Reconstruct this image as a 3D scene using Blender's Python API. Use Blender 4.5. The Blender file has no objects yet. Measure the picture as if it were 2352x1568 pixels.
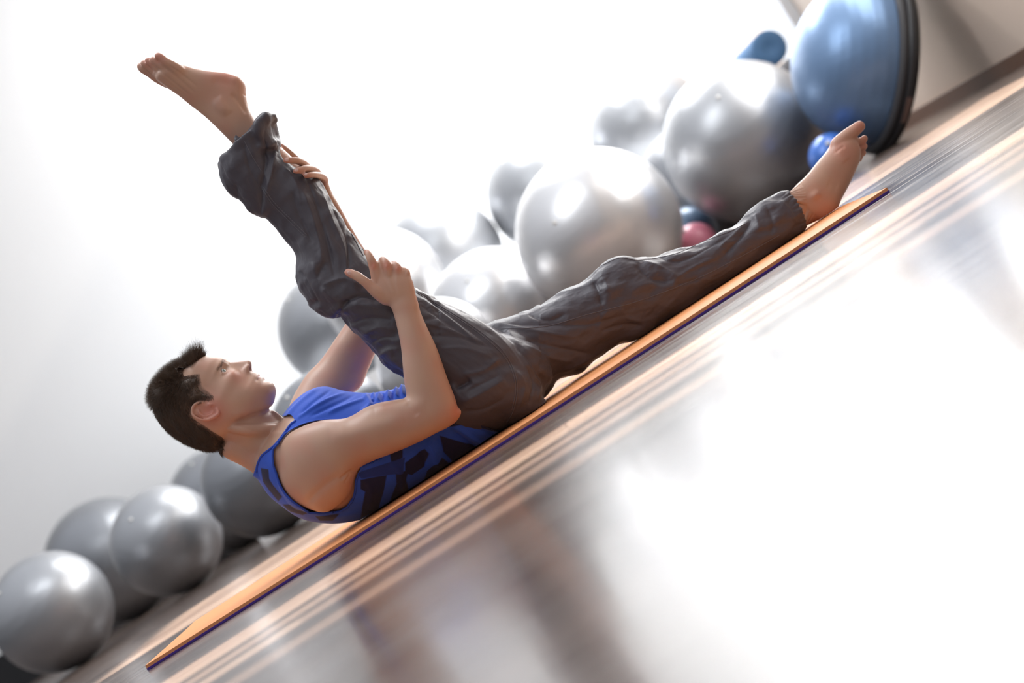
import bpy, math, random
import numpy as np
from mathutils import Vector, Matrix, noise
from mathutils.bvhtree import BVHTree
random.seed(7); np.random.seed(7)
sc = bpy.context.scene
COL = sc.collection

# ------------------------------------------------------------------ camera, light, exposure
F = 3500.0; CX, CY = 1176.0, 784.0
ROLL = math.radians(32.8); CR, SR = math.cos(ROLL), math.sin(ROLL)
H = 0.176                                        # camera height
cam_d = bpy.data.cameras.new('camera'); cam = bpy.data.objects.new('camera', cam_d); COL.objects.link(cam)
cam_d.sensor_fit = 'HORIZONTAL'; cam_d.sensor_width = 36.0; cam_d.lens = F * 36.0 / 2352.0
cam.matrix_world = Matrix(((CR, SR, 0, 0), (0, 0, -1, 0), (-SR, CR, 0, H), (0, 0, 0, 1)))
cam_d.dof.use_dof = True; cam_d.dof.focus_distance = 3.52; cam_d.dof.aperture_fstop = 2.0
cam_d.clip_start = 0.02; cam_d.clip_end = 60
sc.camera = cam
vs = sc.view_settings; vs.view_transform = 'Standard'; vs.look = 'None'; vs.gamma = 1; vs.use_curve_mapping = False
vs.exposure = 0.0
w = bpy.data.worlds.new('world'); sc.world = w; w.use_nodes = True
wn = w.node_tree; wn.nodes.clear()
wo = wn.nodes.new('ShaderNodeOutputWorld'); wb = wn.nodes.new('ShaderNodeBackground')
wt = wn.nodes.new('ShaderNodeTexCoord'); wsx = wn.nodes.new('ShaderNodeSeparateXYZ'); wr = wn.nodes.new('ShaderNodeValToRGB')
wn.links.new(wt.outputs['Generated'], wsx.inputs[0]); wn.links.new(wsx.outputs[2], wr.inputs[0]); wn.links.new(wr.outputs[0], wb.inputs[0])
we = wr.color_ramp.elements; we[0].position = 0.1; we[0].color = (0.085, 0.09, 0.10, 1); we[1].position = 0.9; we[1].color = (1.0, 1.03, 1.1, 1)
wb.inputs[1].default_value = 1.0
wn.links.new(wb.outputs[0], wo.inputs[0])

def area(name, loc, target, sx, sy, power, col=(1, 1, 1)):
    l = bpy.data.lights.new(name, 'AREA'); l.shape = 'RECTANGLE'; l.size = sx; l.size_y = sy; l.energy = power; l.color = col
    o = bpy.data.objects.new(name, l); COL.objects.link(o); o.location = loc
    o.rotation_euler = (Vector(target) - Vector(loc)).to_track_quat('-Z', 'Y').to_euler()
    return o
area('back_wall_fill', (1.1, 8.9, 4.2), (0.9, 9.7, 1.6), 1.8, 1.0, 165, (1.0, 1.0, 1.0))  # added area lamp, not a real skylight; brightens back wall and ball tops
area('right_side_fill', (2.24, 9.05, 2.1), (0.0, 9.3, 1.6), 1.7, 1.7, 270, (0.97, 0.99, 1.0))  # added lamp with no window behind it; fades leftward along the back wall
area('assumed_window_fill', (2.25, 6.35, 1.95), (-1.0, 6.35, 1.95), 2.0, 2.0, 85, (1.0, 0.99, 0.97))  # lamp for an assumed, unseen window; whitens the right floor and lights the balls
area('overhead_fill', (-0.6, 4.4, 3.9), (-0.3, 3.6, 0.4), 2.8, 1.2, 88, (0.95, 0.98, 1.0))  # fill lamp added out of view above to brighten the person
sun = bpy.data.lights.new('sun', 'SUN'); sun.energy = 62.0; sun.angle = math.radians(1.2); sun.color = (1.0, 0.91, 0.78)
so = bpy.data.objects.new('sun', sun); COL.objects.link(so)
so.rotation_euler = Vector((-math.cos(math.radians(30)), 0.0, -math.sin(math.radians(30)))).to_track_quat('-Z', 'Y').to_euler()

# ------------------------------------------------------------------ coordinates
def P(x, y, D):
    dx, dy = x - CX, y - CY
    u = dx * CR - dy * SR; v = -dx * SR - dy * CR
    return np.array((u * D / F, D, H + v * D / F))
def proj(V):
    V = np.asarray(V); s = F / V[:, 1]; u = V[:, 0] * s; v = (V[:, 2] - H) * s
    return np.stack([CX + u * CR - v * SR, CY - u * SR - v * CR], 1)

# ------------------------------------------------------------------ materials
def mat(name, col=(0.8, 0.8, 0.8), rough=0.5, metal=0.0, **kw):
    m = bpy.data.materials.new(name); m.use_nodes = True
    b = m.node_tree.nodes['Principled BSDF']
    b.inputs['Base Color'].default_value = (*col, 1); b.inputs['Roughness'].default_value = rough; b.inputs['Metallic'].default_value = metal
    for k, v in kw.items(): b.inputs[k].default_value = v
    return m, m.node_tree, b
def N(nt, t, **kw):
    n = nt.nodes.new(t)
    for k, v in kw.items(): setattr(n, k, v)
    return n
def noisy(nt, scale, vec=None, detail=4, stretch=None):
    n = N(nt, 'ShaderNodeTexNoise'); n.inputs['Scale'].default_value = scale; n.inputs['Detail'].default_value = detail
    tc = N(nt, 'ShaderNodeTexCoord'); src = tc.outputs['Object']
    if stretch:
        mp = N(nt, 'ShaderNodeMapping'); mp.inputs['Scale'].default_value = stretch; nt.links.new(src, mp.inputs[0]); src = mp.outputs[0]
    nt.links.new(src, n.inputs['Vector']); return n
def bump(nt, b, n, strength, dist):
    bp = N(nt, 'ShaderNodeBump'); bp.inputs['Strength'].default_value = strength; bp.inputs['Distance'].default_value = dist
    nt.links.new(n.outputs[0], bp.inputs['Height']); nt.links.new(bp.outputs[0], b.inputs['Normal']); return bp
def ramp(nt, src, stops):
    r = N(nt, 'ShaderNodeValToRGB'); e = r.color_ramp.elements
    e[0].position, e[0].color = stops[0][0], (*stops[0][1], 1); e[1].position, e[1].color = stops[-1][0], (*stops[-1][1], 1)
    for p, c in stops[1:-1]:
        q = e.new(p); q.color = (*c, 1)
    nt.links.new(src, r.inputs[0]); return r
def attrmat(name, rough, **kw):
    m, nt, b = mat(name, (1, 1, 1), rough, **kw)
    a = N(nt, 'ShaderNodeAttribute', attribute_name='Col')
    nt.links.new(a.outputs['Color'], b.inputs['Base Color']); return m, nt, b

M = {}
m, nt, b = mat('white_wall_paint', (0.92, 0.93, 0.94), 0.7); bump(nt, b, noisy(nt, 60), 0.05, 0.002); M['wall'] = m
m, nt, b = mat('beige_wall_paint', (0.72, 0.60, 0.50), 0.6); bump(nt, b, noisy(nt, 60), 0.05, 0.002); M['beige'] = m
m, nt, b = mat('brown_trim', (0.14, 0.065, 0.035), 0.4); M['trim'] = m
# floor
m, nt, b = mat('polished_wood_floor', (0.2, 0.12, 0.09), 0.2)
tc = N(nt, 'ShaderNodeTexCoord'); br = N(nt, 'ShaderNodeTexBrick')
br.inputs['Scale'].default_value = 1.0; br.inputs['Brick Width'].default_value = 1.3; br.inputs['Row Height'].default_value = 0.085
br.inputs['Mortar Size'].default_value = 0.0012; br.inputs['Color1'].default_value = (0.10, 0.070, 0.057, 1); br.inputs['Color2'].default_value = (0.20, 0.152, 0.125, 1)
br.inputs['Mortar'].default_value = (0.03, 0.018, 0.014, 1); br.offset = 0.37
nt.links.new(tc.outputs['Object'], br.inputs['Vector'])
gr = noisy(nt, 3.0, stretch=(1.2, 60, 1), detail=8)
mx = N(nt, 'ShaderNodeMix', data_type='RGBA', blend_type='MULTIPLY'); mx.inputs[0].default_value = 0.8
rp = ramp(nt, gr.outputs[0], [(0.3, (0.55, 0.5, 0.5)), (0.7, (1.35, 1.3, 1.25))])
nt.links.new(br.outputs['Color'], mx.inputs[6]); nt.links.new(rp.outputs[0], mx.inputs[7]); nt.links.new(mx.outputs[2], b.inputs['Base Color'])
g2 = noisy(nt, 2.0, stretch=(0.8, 26, 1), detail=6)
mr = N(nt, 'ShaderNodeMapRange'); mr.inputs[1].default_value = 0.3; mr.inputs[2].default_value = 0.7; mr.inputs[3].default_value = 0.12; mr.inputs[4].default_value = 0.34
nt.links.new(g2.outputs[0], mr.inputs[0]); nt.links.new(mr.outputs[0], b.inputs['Roughness'])
bump(nt, b, gr, 0.10, 0.002); b.inputs['Coat Weight'].default_value = 0.35; b.inputs['Coat Roughness'].default_value = 0.12
M['floor'] = m
def ballmat(name, col, rough=0.38, metal=0.65):
    m, nt, b = mat(name, col, rough, metal); bump(nt, b, noisy(nt, 9, stretch=(1, 1, 7), detail=2), 0.08, 0.01)
    b.inputs['Coat Weight'].default_value = 0.10; b.inputs['Coat Roughness'].default_value = 0.25; return m
M['silver'] = ballmat('silver_vinyl', (0.37, 0.38, 0.40))
M['pearl'] = ballmat('pearl_grey_vinyl', (0.66, 0.66, 0.67), 0.33, 0.7)
M['dgrey'] = ballmat('dark_grey_vinyl', (0.26, 0.27, 0.29))
M['navy'] = ballmat('dark_blue_vinyl', (0.10, 0.16, 0.25), 0.35, 0.2)
M['blue'] = ballmat('bright_blue_vinyl', (0.05, 0.16, 0.55), 0.3, 0.1)
M['sky'] = ballmat('steel_blue_vinyl', (0.15, 0.25, 0.42), 0.36, 0.4)
M['pink'] = ballmat('pink_vinyl', (0.75, 0.25, 0.34), 0.3, 0.0)
M['valve'] = mat('valve_plug_plastic', (0.7, 0.7, 0.68), 0.5)[0]
M['black'] = mat('black_plastic', (0.025, 0.025, 0.028), 0.35)[0]
M['rubber'] = mat('dark_rubber', (0.05, 0.05, 0.055), 0.6)[0]
M['tag'] = mat('brown_grip_label', (0.20, 0.13, 0.11), 0.5)[0]
m, nt, b = mat('foam_blue', (0.05, 0.13, 0.26), 0.7); bump(nt, b, noisy(nt, 90), 0.2, 0.002); M['foamblue'] = m
m, nt, b = mat('foam_grey', (0.16, 0.16, 0.17), 0.7); bump(nt, b, noisy(nt, 90), 0.2, 0.002); M['foamgrey'] = m
m, nt, b = mat('orange_foam', (0.86, 0.34, 0.12), 0.62); bump(nt, b, noisy(nt, 420, detail=2), 0.15, 0.0006); M['orange'] = m
m, nt, b = mat('violet_foam', (0.075, 0.028, 0.30), 0.6); M['violet'] = m
m, nt, b = attrmat('skin', 0.41); M['skin'] = m
b.inputs['Subsurface Weight'].default_value = 0.12; b.inputs['Subsurface Radius'].default_value = (0.012, 0.004, 0.002); b.inputs['Subsurface Scale'].default_value = 1.0
bump(nt, b, noisy(nt, 330, detail=3), 0.12, 0.0006)
m, nt, b = mat('trouser_cloth', (0.074, 0.066, 0.082), 0.46); b.inputs['Sheen Weight'].default_value = 0.12; b.inputs['Sheen Roughness'].default_value = 0.4
n1 = noisy(nt, 34, detail=8); n1.inputs['Roughness'].default_value = 0.6; n1.noise_type = 'RIDGED_MULTIFRACTAL' if hasattr(n1, 'noise_type') else 'FBM'; n1.normalize = True
bp_ = bump(nt, b, n1, 0.30, 0.0035); n9 = noisy(nt, 110, detail=4); bp2 = N(nt, 'ShaderNodeBump'); bp2.inputs['Strength'].default_value = 0.25; bp2.inputs['Distance'].default_value = 0.0012; nt.links.new(n9.outputs[0], bp2.inputs['Height']); nt.links.new(bp2.outputs[0], bp_.inputs['Normal']); M['trouser'] = m
M['seam'] = mat('seam_thread', (0.13, 0.12, 0.14), 0.6)[0]
m, nt, b = attrmat('jersey_cloth', 0.75); b.inputs['Sheen Weight'].default_value = 0.15; bump(nt, b, noisy(nt, 40, detail=5), 0.2, 0.004); M['shirt'] = m
m, nt, b = mat('blue_rib_trim', (0.018, 0.075, 0.50), 0.7); M['rib'] = m
m, nt, b = mat('brown_hair', (0.095, 0.058, 0.037), 0.45); M['hair'] = m
M['nail'] = mat('finger_nail', (0.72, 0.47, 0.41), 0.3)[0]
M['eyewhite'] = mat('eye_white', (0.58, 0.55, 0.53), 0.12)[0]
M['iris'] = mat('green_grey_iris', (0.10, 0.13, 0.09), 0.12)[0]
M['pupil'] = mat('black_pupil', (0.004, 0.004, 0.004), 0.1)[0]

# ------------------------------------------------------------------ mesh helpers
def obj(name, V, Fc, m=None, parent=None, smooth=True, origin=None, col=None):
    V = np.asarray(V, float)
    o_ = np.zeros(3) if origin is None else np.asarray(origin, float)
    me = bpy.data.meshes.new(name); me.from_pydata((V - o_).tolist(), [], [list(map(int, f)) for f in Fc]); me.update()
    if smooth: me.polygons.foreach_set('use_smooth', [True] * len(me.polygons))
    if m: me.materials.append(m)
    if col is not None:
        a = me.color_attributes.new('Col', 'FLOAT_COLOR', 'POINT')
        a.data.foreach_set('color', np.concatenate([col, np.ones((len(col), 1))], 1).astype(np.float32).ravel())
    o = bpy.data.objects.new(name, me); COL.objects.link(o); o.location = o_
    if parent:
        q = parent; w0 = np.zeros(3)
        while q is not None: w0 = w0 + np.array(q.location); q = q.parent
        o.parent = parent; o.location = o_ - w0
    return o
def tag(o, label=None, cat=None, group=None, kind=None):
    if label: o['label'] = label
    if cat: o['category'] = cat
    if group: o['group'] = group
    if kind: o['kind'] = kind
    return o
def empty(name, loc):
    o = bpy.data.objects.new(name, None); o.empty_display_size = 0.05; COL.objects.link(o); o.location = loc; return o
def join(parts):
    V = []; Fc = []; n = 0
    for v, f in parts:
        V.append(np.asarray(v)); Fc += [[i + n for i in q] for q in f]; n += len(v)
    return np.concatenate(V), Fc
def box(x0, x1, y0, y1, z0, z1):
    V = [(x, y, z) for x in (x0, x1) for y in (y0, y1) for z in (z0, z1)]
    return np.array(V), [(0, 1, 3, 2), (4, 6, 7, 5), (0, 4, 5, 1), (2, 3, 7, 6), (0, 2, 6, 4), (1, 5, 7, 3)]
def cr(A, n):
    """Catmull-Rom through the rows of A, n steps per span"""
    A = np.asarray(A, float); Q = np.vstack([2 * A[0] - A[1], A, 2 * A[-1] - A[-2]]); out = []
    for i in range(1, len(Q) - 2):
        for k in range(n):
            t = k / n; p0, p1, p2, p3 = Q[i - 1], Q[i], Q[i + 1], Q[i + 2]
            out.append(0.5 * (2 * p1 + (p2 - p0) * t + (2 * p0 - 5 * p1 + 4 * p2 - p3) * t * t + (3 * p1 - p0 - 3 * p2 + p3) * t ** 3))
    out.append(A[-1]); return np.array(out)
def skinrings(R, cap0=True, cap1=True):
    R = np.asarray(R); n, k = R.shape[:2]; V = R.reshape(-1, 3); Fc = []
    for i in range(n - 1):
        for j in range(k):
            a = i * k + j; b_ = i * k + (j + 1) % k; Fc.append((a, b_, b_ + k, a + k))
    if cap0: V = np.vstack([V, R[0].mean(0)]); c = len(V) - 1; Fc += [((j + 1) % k, j, c) for j in range(k)]
    if cap1: V = np.vstack([V, R[-1].mean(0)]); c = len(V) - 1; Fc += [((n - 1) * k + j, (n - 1) * k + (j + 1) % k, c) for j in range(k)]
    return V, Fc
def loft(st, n=7, k=36, inset=0.0, ex=2.0, round0=True, round1=True, raw=False):
    """stations (Lx,Ly,Rx,Ry,D,half_depth): elliptic sections between two outline points at a true distance"""
    A = cr([list(s[:6]) for s in st], n); ph = np.linspace(0, 2 * math.pi, k, endpoint=False)
    c_, s_ = np.cos(ph), np.sin(ph); c2 = np.sign(c_) * abs(c_) ** (2 / ex); s2 = np.sign(s_) * abs(s_) ** (2 / ex)
    R = []
    for a in A:
        L, Rr = P(a[0], a[1], a[4]), P(a[2], a[3], a[4]); C = (L + Rr) / 2; ax = (Rr - L) / 2
        l = np.linalg.norm(ax); ax = ax * max(l - inset, 0.002) / l; hd = max(a[5] - inset, 0.002)
        R.append(C + np.outer(c2, ax) + np.outer(s2, (0, hd, 0)))
    R = np.array(R)
    if raw: return R
    def dome(r0, r1):
        c0, c1 = r0.mean(0), r1.mean(0); d = c0 - c1; d /= np.linalg.norm(d); rad = np.linalg.norm(r0 - c0, axis=1).min()
        return [c0 + d * rad * math.sin(t) * 0.8 + (r0 - c0) * math.cos(t) for t in (0.4, 0.8, 1.15, 1.4)]
    if round0: R = np.concatenate([np.array(dome(R[0], R[1]))[::-1], R])
    if round1: R = np.concatenate([R, np.array(dome(R[-1], R[-2]))])
    return skinrings(R)
def tube(pts, rad, k=14, n=5, flat=1.0, ends=True):
    """tube through 3-D points with a radius at each"""
    A = cr([list(p) + [r] for p, r in zip(pts, rad)], n); R = []; up = None
    for i in range(len(A)):
        t = A[min(i + 1, len(A) - 1), :3] - A[max(i - 1, 0), :3]; t /= np.linalg.norm(t) + 1e-12
        if up is None: up = np.cross(t, (0.3, 1, 0.2))
        up = up - t * np.dot(up, t); up /= np.linalg.norm(up); s = np.cross(t, up)
        R.append([A[i, :3] + A[i, 3] * (math.cos(a) * up + flat * math.sin(a) * s) for a in np.linspace(0, 2 * math.pi, k, endpoint=False)])
    R = np.array(R)
    if ends:
        def dome(r0, r1):
            c0, c1 = r0.mean(0), r1.mean(0); d = c0 - c1; d /= np.linalg.norm(d); rad = np.linalg.norm(r0 - c0, axis=1).mean()
            return [c0 + d * rad * math.sin(t) + (r0 - c0) * math.cos(t) for t in (0.35, 0.7, 1.05, 1.35)]
        R = np.concatenate([np.array(dome(R[0], R[1]))[::-1], R, np.array(dome(R[-1], R[-2]))])
    return skinrings(R)
def ptube(pts, **kw):
    """pts (px, py, D, radius)"""
    return tube([P(p[0], p[1], p[2]) for p in pts], [p[3] for p in pts], **kw)
def sphere(c, r, seg=48, rings=24):
    c = np.asarray(c, float); r = np.asarray(r, float) * np.ones(3); th = np.linspace(0.02, math.pi - 0.02, rings); ph = np.linspace(0, 2 * math.pi, seg, endpoint=False)
    R = np.array([[c + r * (math.sin(t) * math.cos(p), math.sin(t) * math.sin(p), math.cos(t)) for p in ph] for t in th])
    return skinrings(R)
def remesh(parts, vox):
    V, Fc = join(parts); me = bpy.data.meshes.new('tmp'); me.from_pydata(V.tolist(), [], [list(map(int, f)) for f in Fc])
    import bmesh
    bm = bmesh.new(); bm.from_mesh(me); bmesh.ops.recalc_face_normals(bm, faces=bm.faces); bm.to_mesh(me); bm.free()
    o = bpy.data.objects.new('tmp', me); COL.objects.link(o)
    md = o.modifiers.new('r', 'REMESH'); md.mode = 'VOXEL'; md.voxel_size = vox; md.adaptivity = 0
    dg = bpy.context.evaluated_depsgraph_get(); m2 = bpy.data.meshes.new_from_object(o.evaluated_get(dg))
    n = len(m2.vertices); co = np.empty(n * 3); m2.vertices.foreach_get('co', co)
    Fq = [tuple(p.vertices) for p in m2.polygons]
    bpy.data.objects.remove(o); bpy.data.meshes.remove(m2); bpy.data.meshes.remove(me)
    return co.reshape(-1, 3), Fq
def edges_of(Fq):
    E = set()
    for f in Fq:
        for a, b_ in zip(f, f[1:] + f[:1]): E.add((a, b_) if a < b_ else (b_, a))
    return np.array(sorted(E))
def smooth(V, E, it, wgt=1.0, lam=0.5):
    V = V.copy(); n = len(V); deg = np.bincount(E.ravel(), minlength=n).astype(float); deg[deg == 0] = 1
    w_ = np.ones(n) * wgt if np.isscalar(wgt) else wgt
    for _ in range(it):
        S = np.zeros_like(V)
        for c in range(3):
            S[:, c] = np.bincount(E[:, 0], V[E[:, 1], c], n) + np.bincount(E[:, 1], V[E[:, 0], c], n)
        V += (S / deg[:, None] - V) * (lam * w_)[:, None]
    return V
def normals(V, Fq):
    me = bpy.data.meshes.new('t'); me.from_pydata(V.tolist(), [], Fq); me.update(); n = len(V); a = np.empty(n * 3)
    me.vertices.foreach_get('normal', a) if False else me.vertex_normals.foreach_get('vector', a); bpy.data.meshes.remove(me)
    return a.reshape(-1, 3)
def seg_dist(Q, pl):
    """distance of 2-D points to polyline and position 0..1 along it"""
    pl = np.asarray(pl, float); L = np.r_[0, np.cumsum(np.linalg.norm(np.diff(pl, axis=0), axis=1))]; best = np.full(len(Q), 1e9); tt = np.zeros(len(Q))
    for i in range(len(pl) - 1):
        d = pl[i + 1] - pl[i]; l2 = d @ d; t = np.clip(((Q - pl[i]) @ d) / l2, 0, 1); r = np.linalg.norm(Q - pl[i] - t[:, None] * d, axis=1)
        k = r < best; best[k] = r[k]; tt[k] = (L[i] + t[k] * math.sqrt(l2)) / L[-1]
    return best, tt
def inpoly(Q, pl):
    pl = np.asarray(pl, float); x, y = Q[:, 0], Q[:, 1]; r = np.zeros(len(Q), bool); j = len(pl) - 1
    for i in range(len(pl)):
        xi, yi, xj, yj = *pl[i], *pl[j]
        k = ((yi > y) != (yj > y)) & (x < (xj - xi) * (y - yi) / (yj - yi + 1e-12) + xi); r ^= k; j = i
    return r
def vnoise(V, scale, off=0.0):
    return np.array([noise.noise(Vector(p)) for p in (V * np.asarray(scale) + off)])

# ------------------------------------------------------------------ the room
XW = 2.27; YB = 10.1; ZC = 4.6
tag(obj('floor', *box(-5.5, XW, -0.6, YB, -0.06, 0), M['floor'], smooth=False), kind='structure')
tag(obj('wall_back', *box(-5.5, XW + 0.2, YB, YB + 0.2, -0.06, ZC), M['wall'], smooth=False), kind='structure')
# right wall: solid far part; unseen nearer slits added to shape the sun streaks
slits = [(1.95, 2.0), (2.2, 2.26), (2.36, 2.43), (2.52, 2.76), (4.25, 5.3)]
wp = []; y0 = -0.6
for a, b_ in slits:
    wp.append(box(XW, XW + 0.05, y0, a, -0.06, ZC)); wp.append(box(XW, XW + 0.05, a, b_, -0.06, 0.25)); wp.append(box(XW, XW + 0.05, a, b_, 2.2, ZC)); y0 = b_
wp.append(box(XW, XW + 0.05, y0, YB, -0.06, ZC))
tag(obj('wall_right', *join(wp), M['beige'], smooth=False), kind='structure')
tag(obj('black_strip_back', *box(-5.5, -1.7, YB - 0.03, YB, 0.0, 0.27), M['black'], smooth=False), kind='structure')  # black strip added low behind the left balls to darken the gaps
tag(obj('baseboard_right', *box(XW - 0.018, XW, 4.8, YB, 0.0, 0.058), M['trim'], smooth=False), kind='structure')
tag(obj('trim_1', *box(XW - 0.06, XW, 8.25, 8.85, 0.0, ZC), M['wall'], smooth=False), kind='structure')
fr_ = [box(XW - 0.04, XW, a, b_, c, d) for a, b_, c, d in ((5.29, 5.35, 0.87, 3.03), (7.35, 7.41, 0.87, 3.03), (5.29, 7.41, 0.87, 0.93), (5.29, 7.41, 2.97, 3.03))]
tag(obj('assumed_window_frame', *join(fr_), M['wall'], smooth=False), kind='structure')  # unseen frame added on solid wall around an assumed window's lamp; no opening
ledge = tag(obj('ledge_box', *box(-1.7, XW - 0.07, 8.11, YB, 0.0, 0.45), M['wall'], smooth=False), kind='structure')  # ledge assumed, mostly hidden; added to hold up the upper row of balls
ledge.name = 'assumed_ledge'

# ------------------------------------------------------------------ balls
def ball(name, X, D, R, m, label, group=None, z0=0.0):
    c = np.array((X, D, z0 + R)); root = empty(name, (X, D, z0))
    V, Fc = sphere((0, 0, 0), 1.0, 96, 64)
    V = V / np.linalg.norm(V, axis=1)[:, None]; lat = V[:, 2]; V = V * (1 + 0.0012 * np.sin(lat * 46) * (abs(lat) < 0.9))[:, None] * R
    ax = Matrix.Rotation(random.uniform(0.5, 1.2), 3, 'X') @ Matrix.Rotation(random.uniform(-0.5, 0.5), 3, 'Y')
    V = V @ np.array(ax).T; V[:, 2] = np.maximum(V[:, 2], -R * 0.9995)
    obj('shell', V + c, Fc, m, root, origin=c)
    obj('valve_plug', *sphere(c - np.array(ax @ Vector((0, 0, 1))) * -R, 0.010, 16, 8), M['valve'], root)
    tag(root, label, 'ball', group); return root
def u2x(u, D): return u * D / F
G = 'exercise balls along the back of the room'
LZ = 0.45
ball('exercise_ball', -2.42, 6.92, 0.275, M['silver'], 'silver grey exercise ball on the floor, leftmost of all', G)
ball('exercise_ball', -2.70, 9.00, 0.375, M['dgrey'], 'grey exercise ball on the floor half hidden behind the two leftmost front balls', G)
ball('exercise_ball', -1.98, 7.58, 0.275, M['silver'], 'silver grey exercise ball on the floor, second front ball from the left', G)
ball('exercise_ball', -2.04, 9.42, 0.325, M['dgrey'], 'dark grey exercise ball low behind the head, mostly hidden by two nearer balls', G)
ball('exercise_ball', -1.35, 7.18, 0.275, M['dgrey'], 'dark silver exercise ball on the floor right behind the back of the neck', G)
ball('exercise_ball', -0.827, 9.1, 0.36, M['silver'], 'grey silver exercise ball on the white ledge between face and raised knee', G, LZ)
ball('exercise_ball', -0.436, 8.3, 0.34, M['pearl'], 'white-lit exercise ball on the white ledge behind the near hand', G, LZ)
ball('exercise_ball', -0.87, 6.7, 0.275, M['dgrey'], 'grey exercise ball peeking out between chin and far shoulder', G)
ball('exercise_ball', -0.31, 6.6, 0.275, M['pearl'], 'pale exercise ball seen through the gap between far upper arm and raised thigh', G)
ball('exercise_ball', 0.01, 7.34, 0.325, M['pearl'], 'pale silver exercise ball on the floor behind where the two legs meet', G)
ball('exercise_ball', 0.59, 6.8, 0.375, M['pearl'], 'large pearly exercise ball with an orange reflection, above the lying thigh', G)
ball('exercise_ball', -0.07, 9.1, 0.36, M['silver'], 'washed-out exercise ball on the ledge right behind the white-lit one', G, LZ)
ball('exercise_ball', 0.655, 9.1, 0.36, M['silver'], 'washed-out exercise ball on the ledge just left of the large pearly ball', G, LZ)
ball('exercise_ball', 1.38, 9.1, 0.36, M['silver'], 'faint exercise ball on the ledge above and behind the large pearly ball', G, LZ)
ball('exercise_ball', 1.25, 7.775, 0.325, M['dgrey'], 'dark grey exercise ball between the large pearly ball and the shiny silver ball', G)
ball('exercise_ball', 1.40, 7.05, 0.373, M['silver'], 'big shiny silver exercise ball behind the lying shin, beside the blue dome', G)
ball('small_ball', 1.00, 7.35, 0.14, M['navy'], 'dark blue ball low behind the pink ball', 'small soft balls')
ball('small_ball', 0.96, 7.0, 0.095, M['pink'], 'small pink ball behind the lying knee', 'small soft balls')
ball('small_ball', 1.54, 6.35, 0.10, M['blue'], 'small bright blue ball beside the lying foot', 'small soft balls')

# ------------------------------------------------------------------ half-ball balance trainer leaning on the right wall
ct = P(2014, 140, 6.5); t_ = math.radians(6)
nrm = np.array((-0.84 * math.cos(t_), -math.sin(t_), 0.54 * math.cos(t_))); nrm /= np.linalg.norm(nrm)
upv = np.array((0.54, 0.0, 0.84)); upv -= nrm * (upv @ nrm); upv /= np.linalg.norm(upv); sdv = np.cross(nrm, upv)
RB = 0.40
def lathe(prof, k=96):
    ph = np.linspace(0, 2 * math.pi, k, endpoint=False)
    return skinrings(np.array([[ct + nrm * h_ + r_ * (math.cos(a) * upv + math.sin(a) * sdv) for a in ph] for r_, h_ in prof]))
bz = empty('balance_dome', ct - upv * RB - nrm * 0.03)
a_ = np.linspace(0, math.pi / 2 - 0.02, 40)
obj('dome', *lathe([(RB * 0.90 * math.cos(a) ** 0.9 * (1 + 0.0022 * math.sin(a * 44)), 0.02 + 0.34 * math.sin(a)) for a in a_]), M['sky'], bz)
obj('rim', *lathe([(RB * 0.88, 0.03), (RB * 0.93, 0.036), (RB * 0.975, 0.03), (RB * 0.985, 0.012), (RB * 0.96, 0.0), (RB * 0.9, 0.0)]), M['rubber'], bz)
obj('platform', *lathe([(RB * 0.97, 0.004), (RB, -0.006), (RB, -0.03), (RB * 0.96, -0.045), (RB * 0.8, -0.05), (RB * 0.3, -0.052)]), M['black'], bz)
gl = []
for a in np.linspace(-1.02, -0.72, 8) + math.pi * 0 :
    for r_, h_ in ((RB * 1.003, -0.028), (RB * 1.003, -0.006)):
        gl.append(ct + nrm * h_ - r_ * (math.cos(a) * upv + math.sin(a) * -sdv))
Vg = np.array(gl); Fg = [(2 * i, 2 * i + 1, 2 * i + 3, 2 * i + 2) for i in range(7)]
obj('grip_label', Vg, Fg, M['tag'], bz)
tag(bz, 'blue half-ball balance trainer with black platform leaning on the right wall', 'balance trainer')

# foam rollers behind it
def roller(p0, p1, r, m, label):
    p0, p1 = np.array(p0), np.array(p1); ax = p1 - p0; L = np.linalg.norm(ax); ax /= L
    a = np.cross(ax, (0, 0, 1)); a /= np.linalg.norm(a); b_ = np.cross(a, ax); ph = np.linspace(0, 2 * math.pi, 64, endpoint=False)
    rings = [[p0 + ax * h_ + r_ * (math.cos(t) * a + math.sin(t) * b_) for t in ph] for r_, h_ in ((r * 0.25, 0.004), (r * 0.3, 0.0), (r * 0.93, 0), (r, 0.008), (r, L - 0.008), (r * 0.93, L), (r * 0.3, L))]
    o = obj('foam_roller', *skinrings(np.array(rings)), m); tag(o, label, 'foam roller', 'foam rollers standing behind the balls'); return o
e0 = P(1768, 109, 8.0)
roller(e0, e0 + np.array((-0.10, 0.9, 0.0)), 0.096, M['foamblue'], 'blue foam roller with its round end towards the camera, above the shiny silver ball')
e1 = P(1832, 150, 7.9)
roller((e1[0], e1[1], e0[2] - 0.20), (e1[0] - 0.08, e1[1] + 0.9, e0[2] - 0.20), 0.10, M['foamgrey'], 'dark grey foam roller wedged under the blue one beside the dome')


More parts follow.
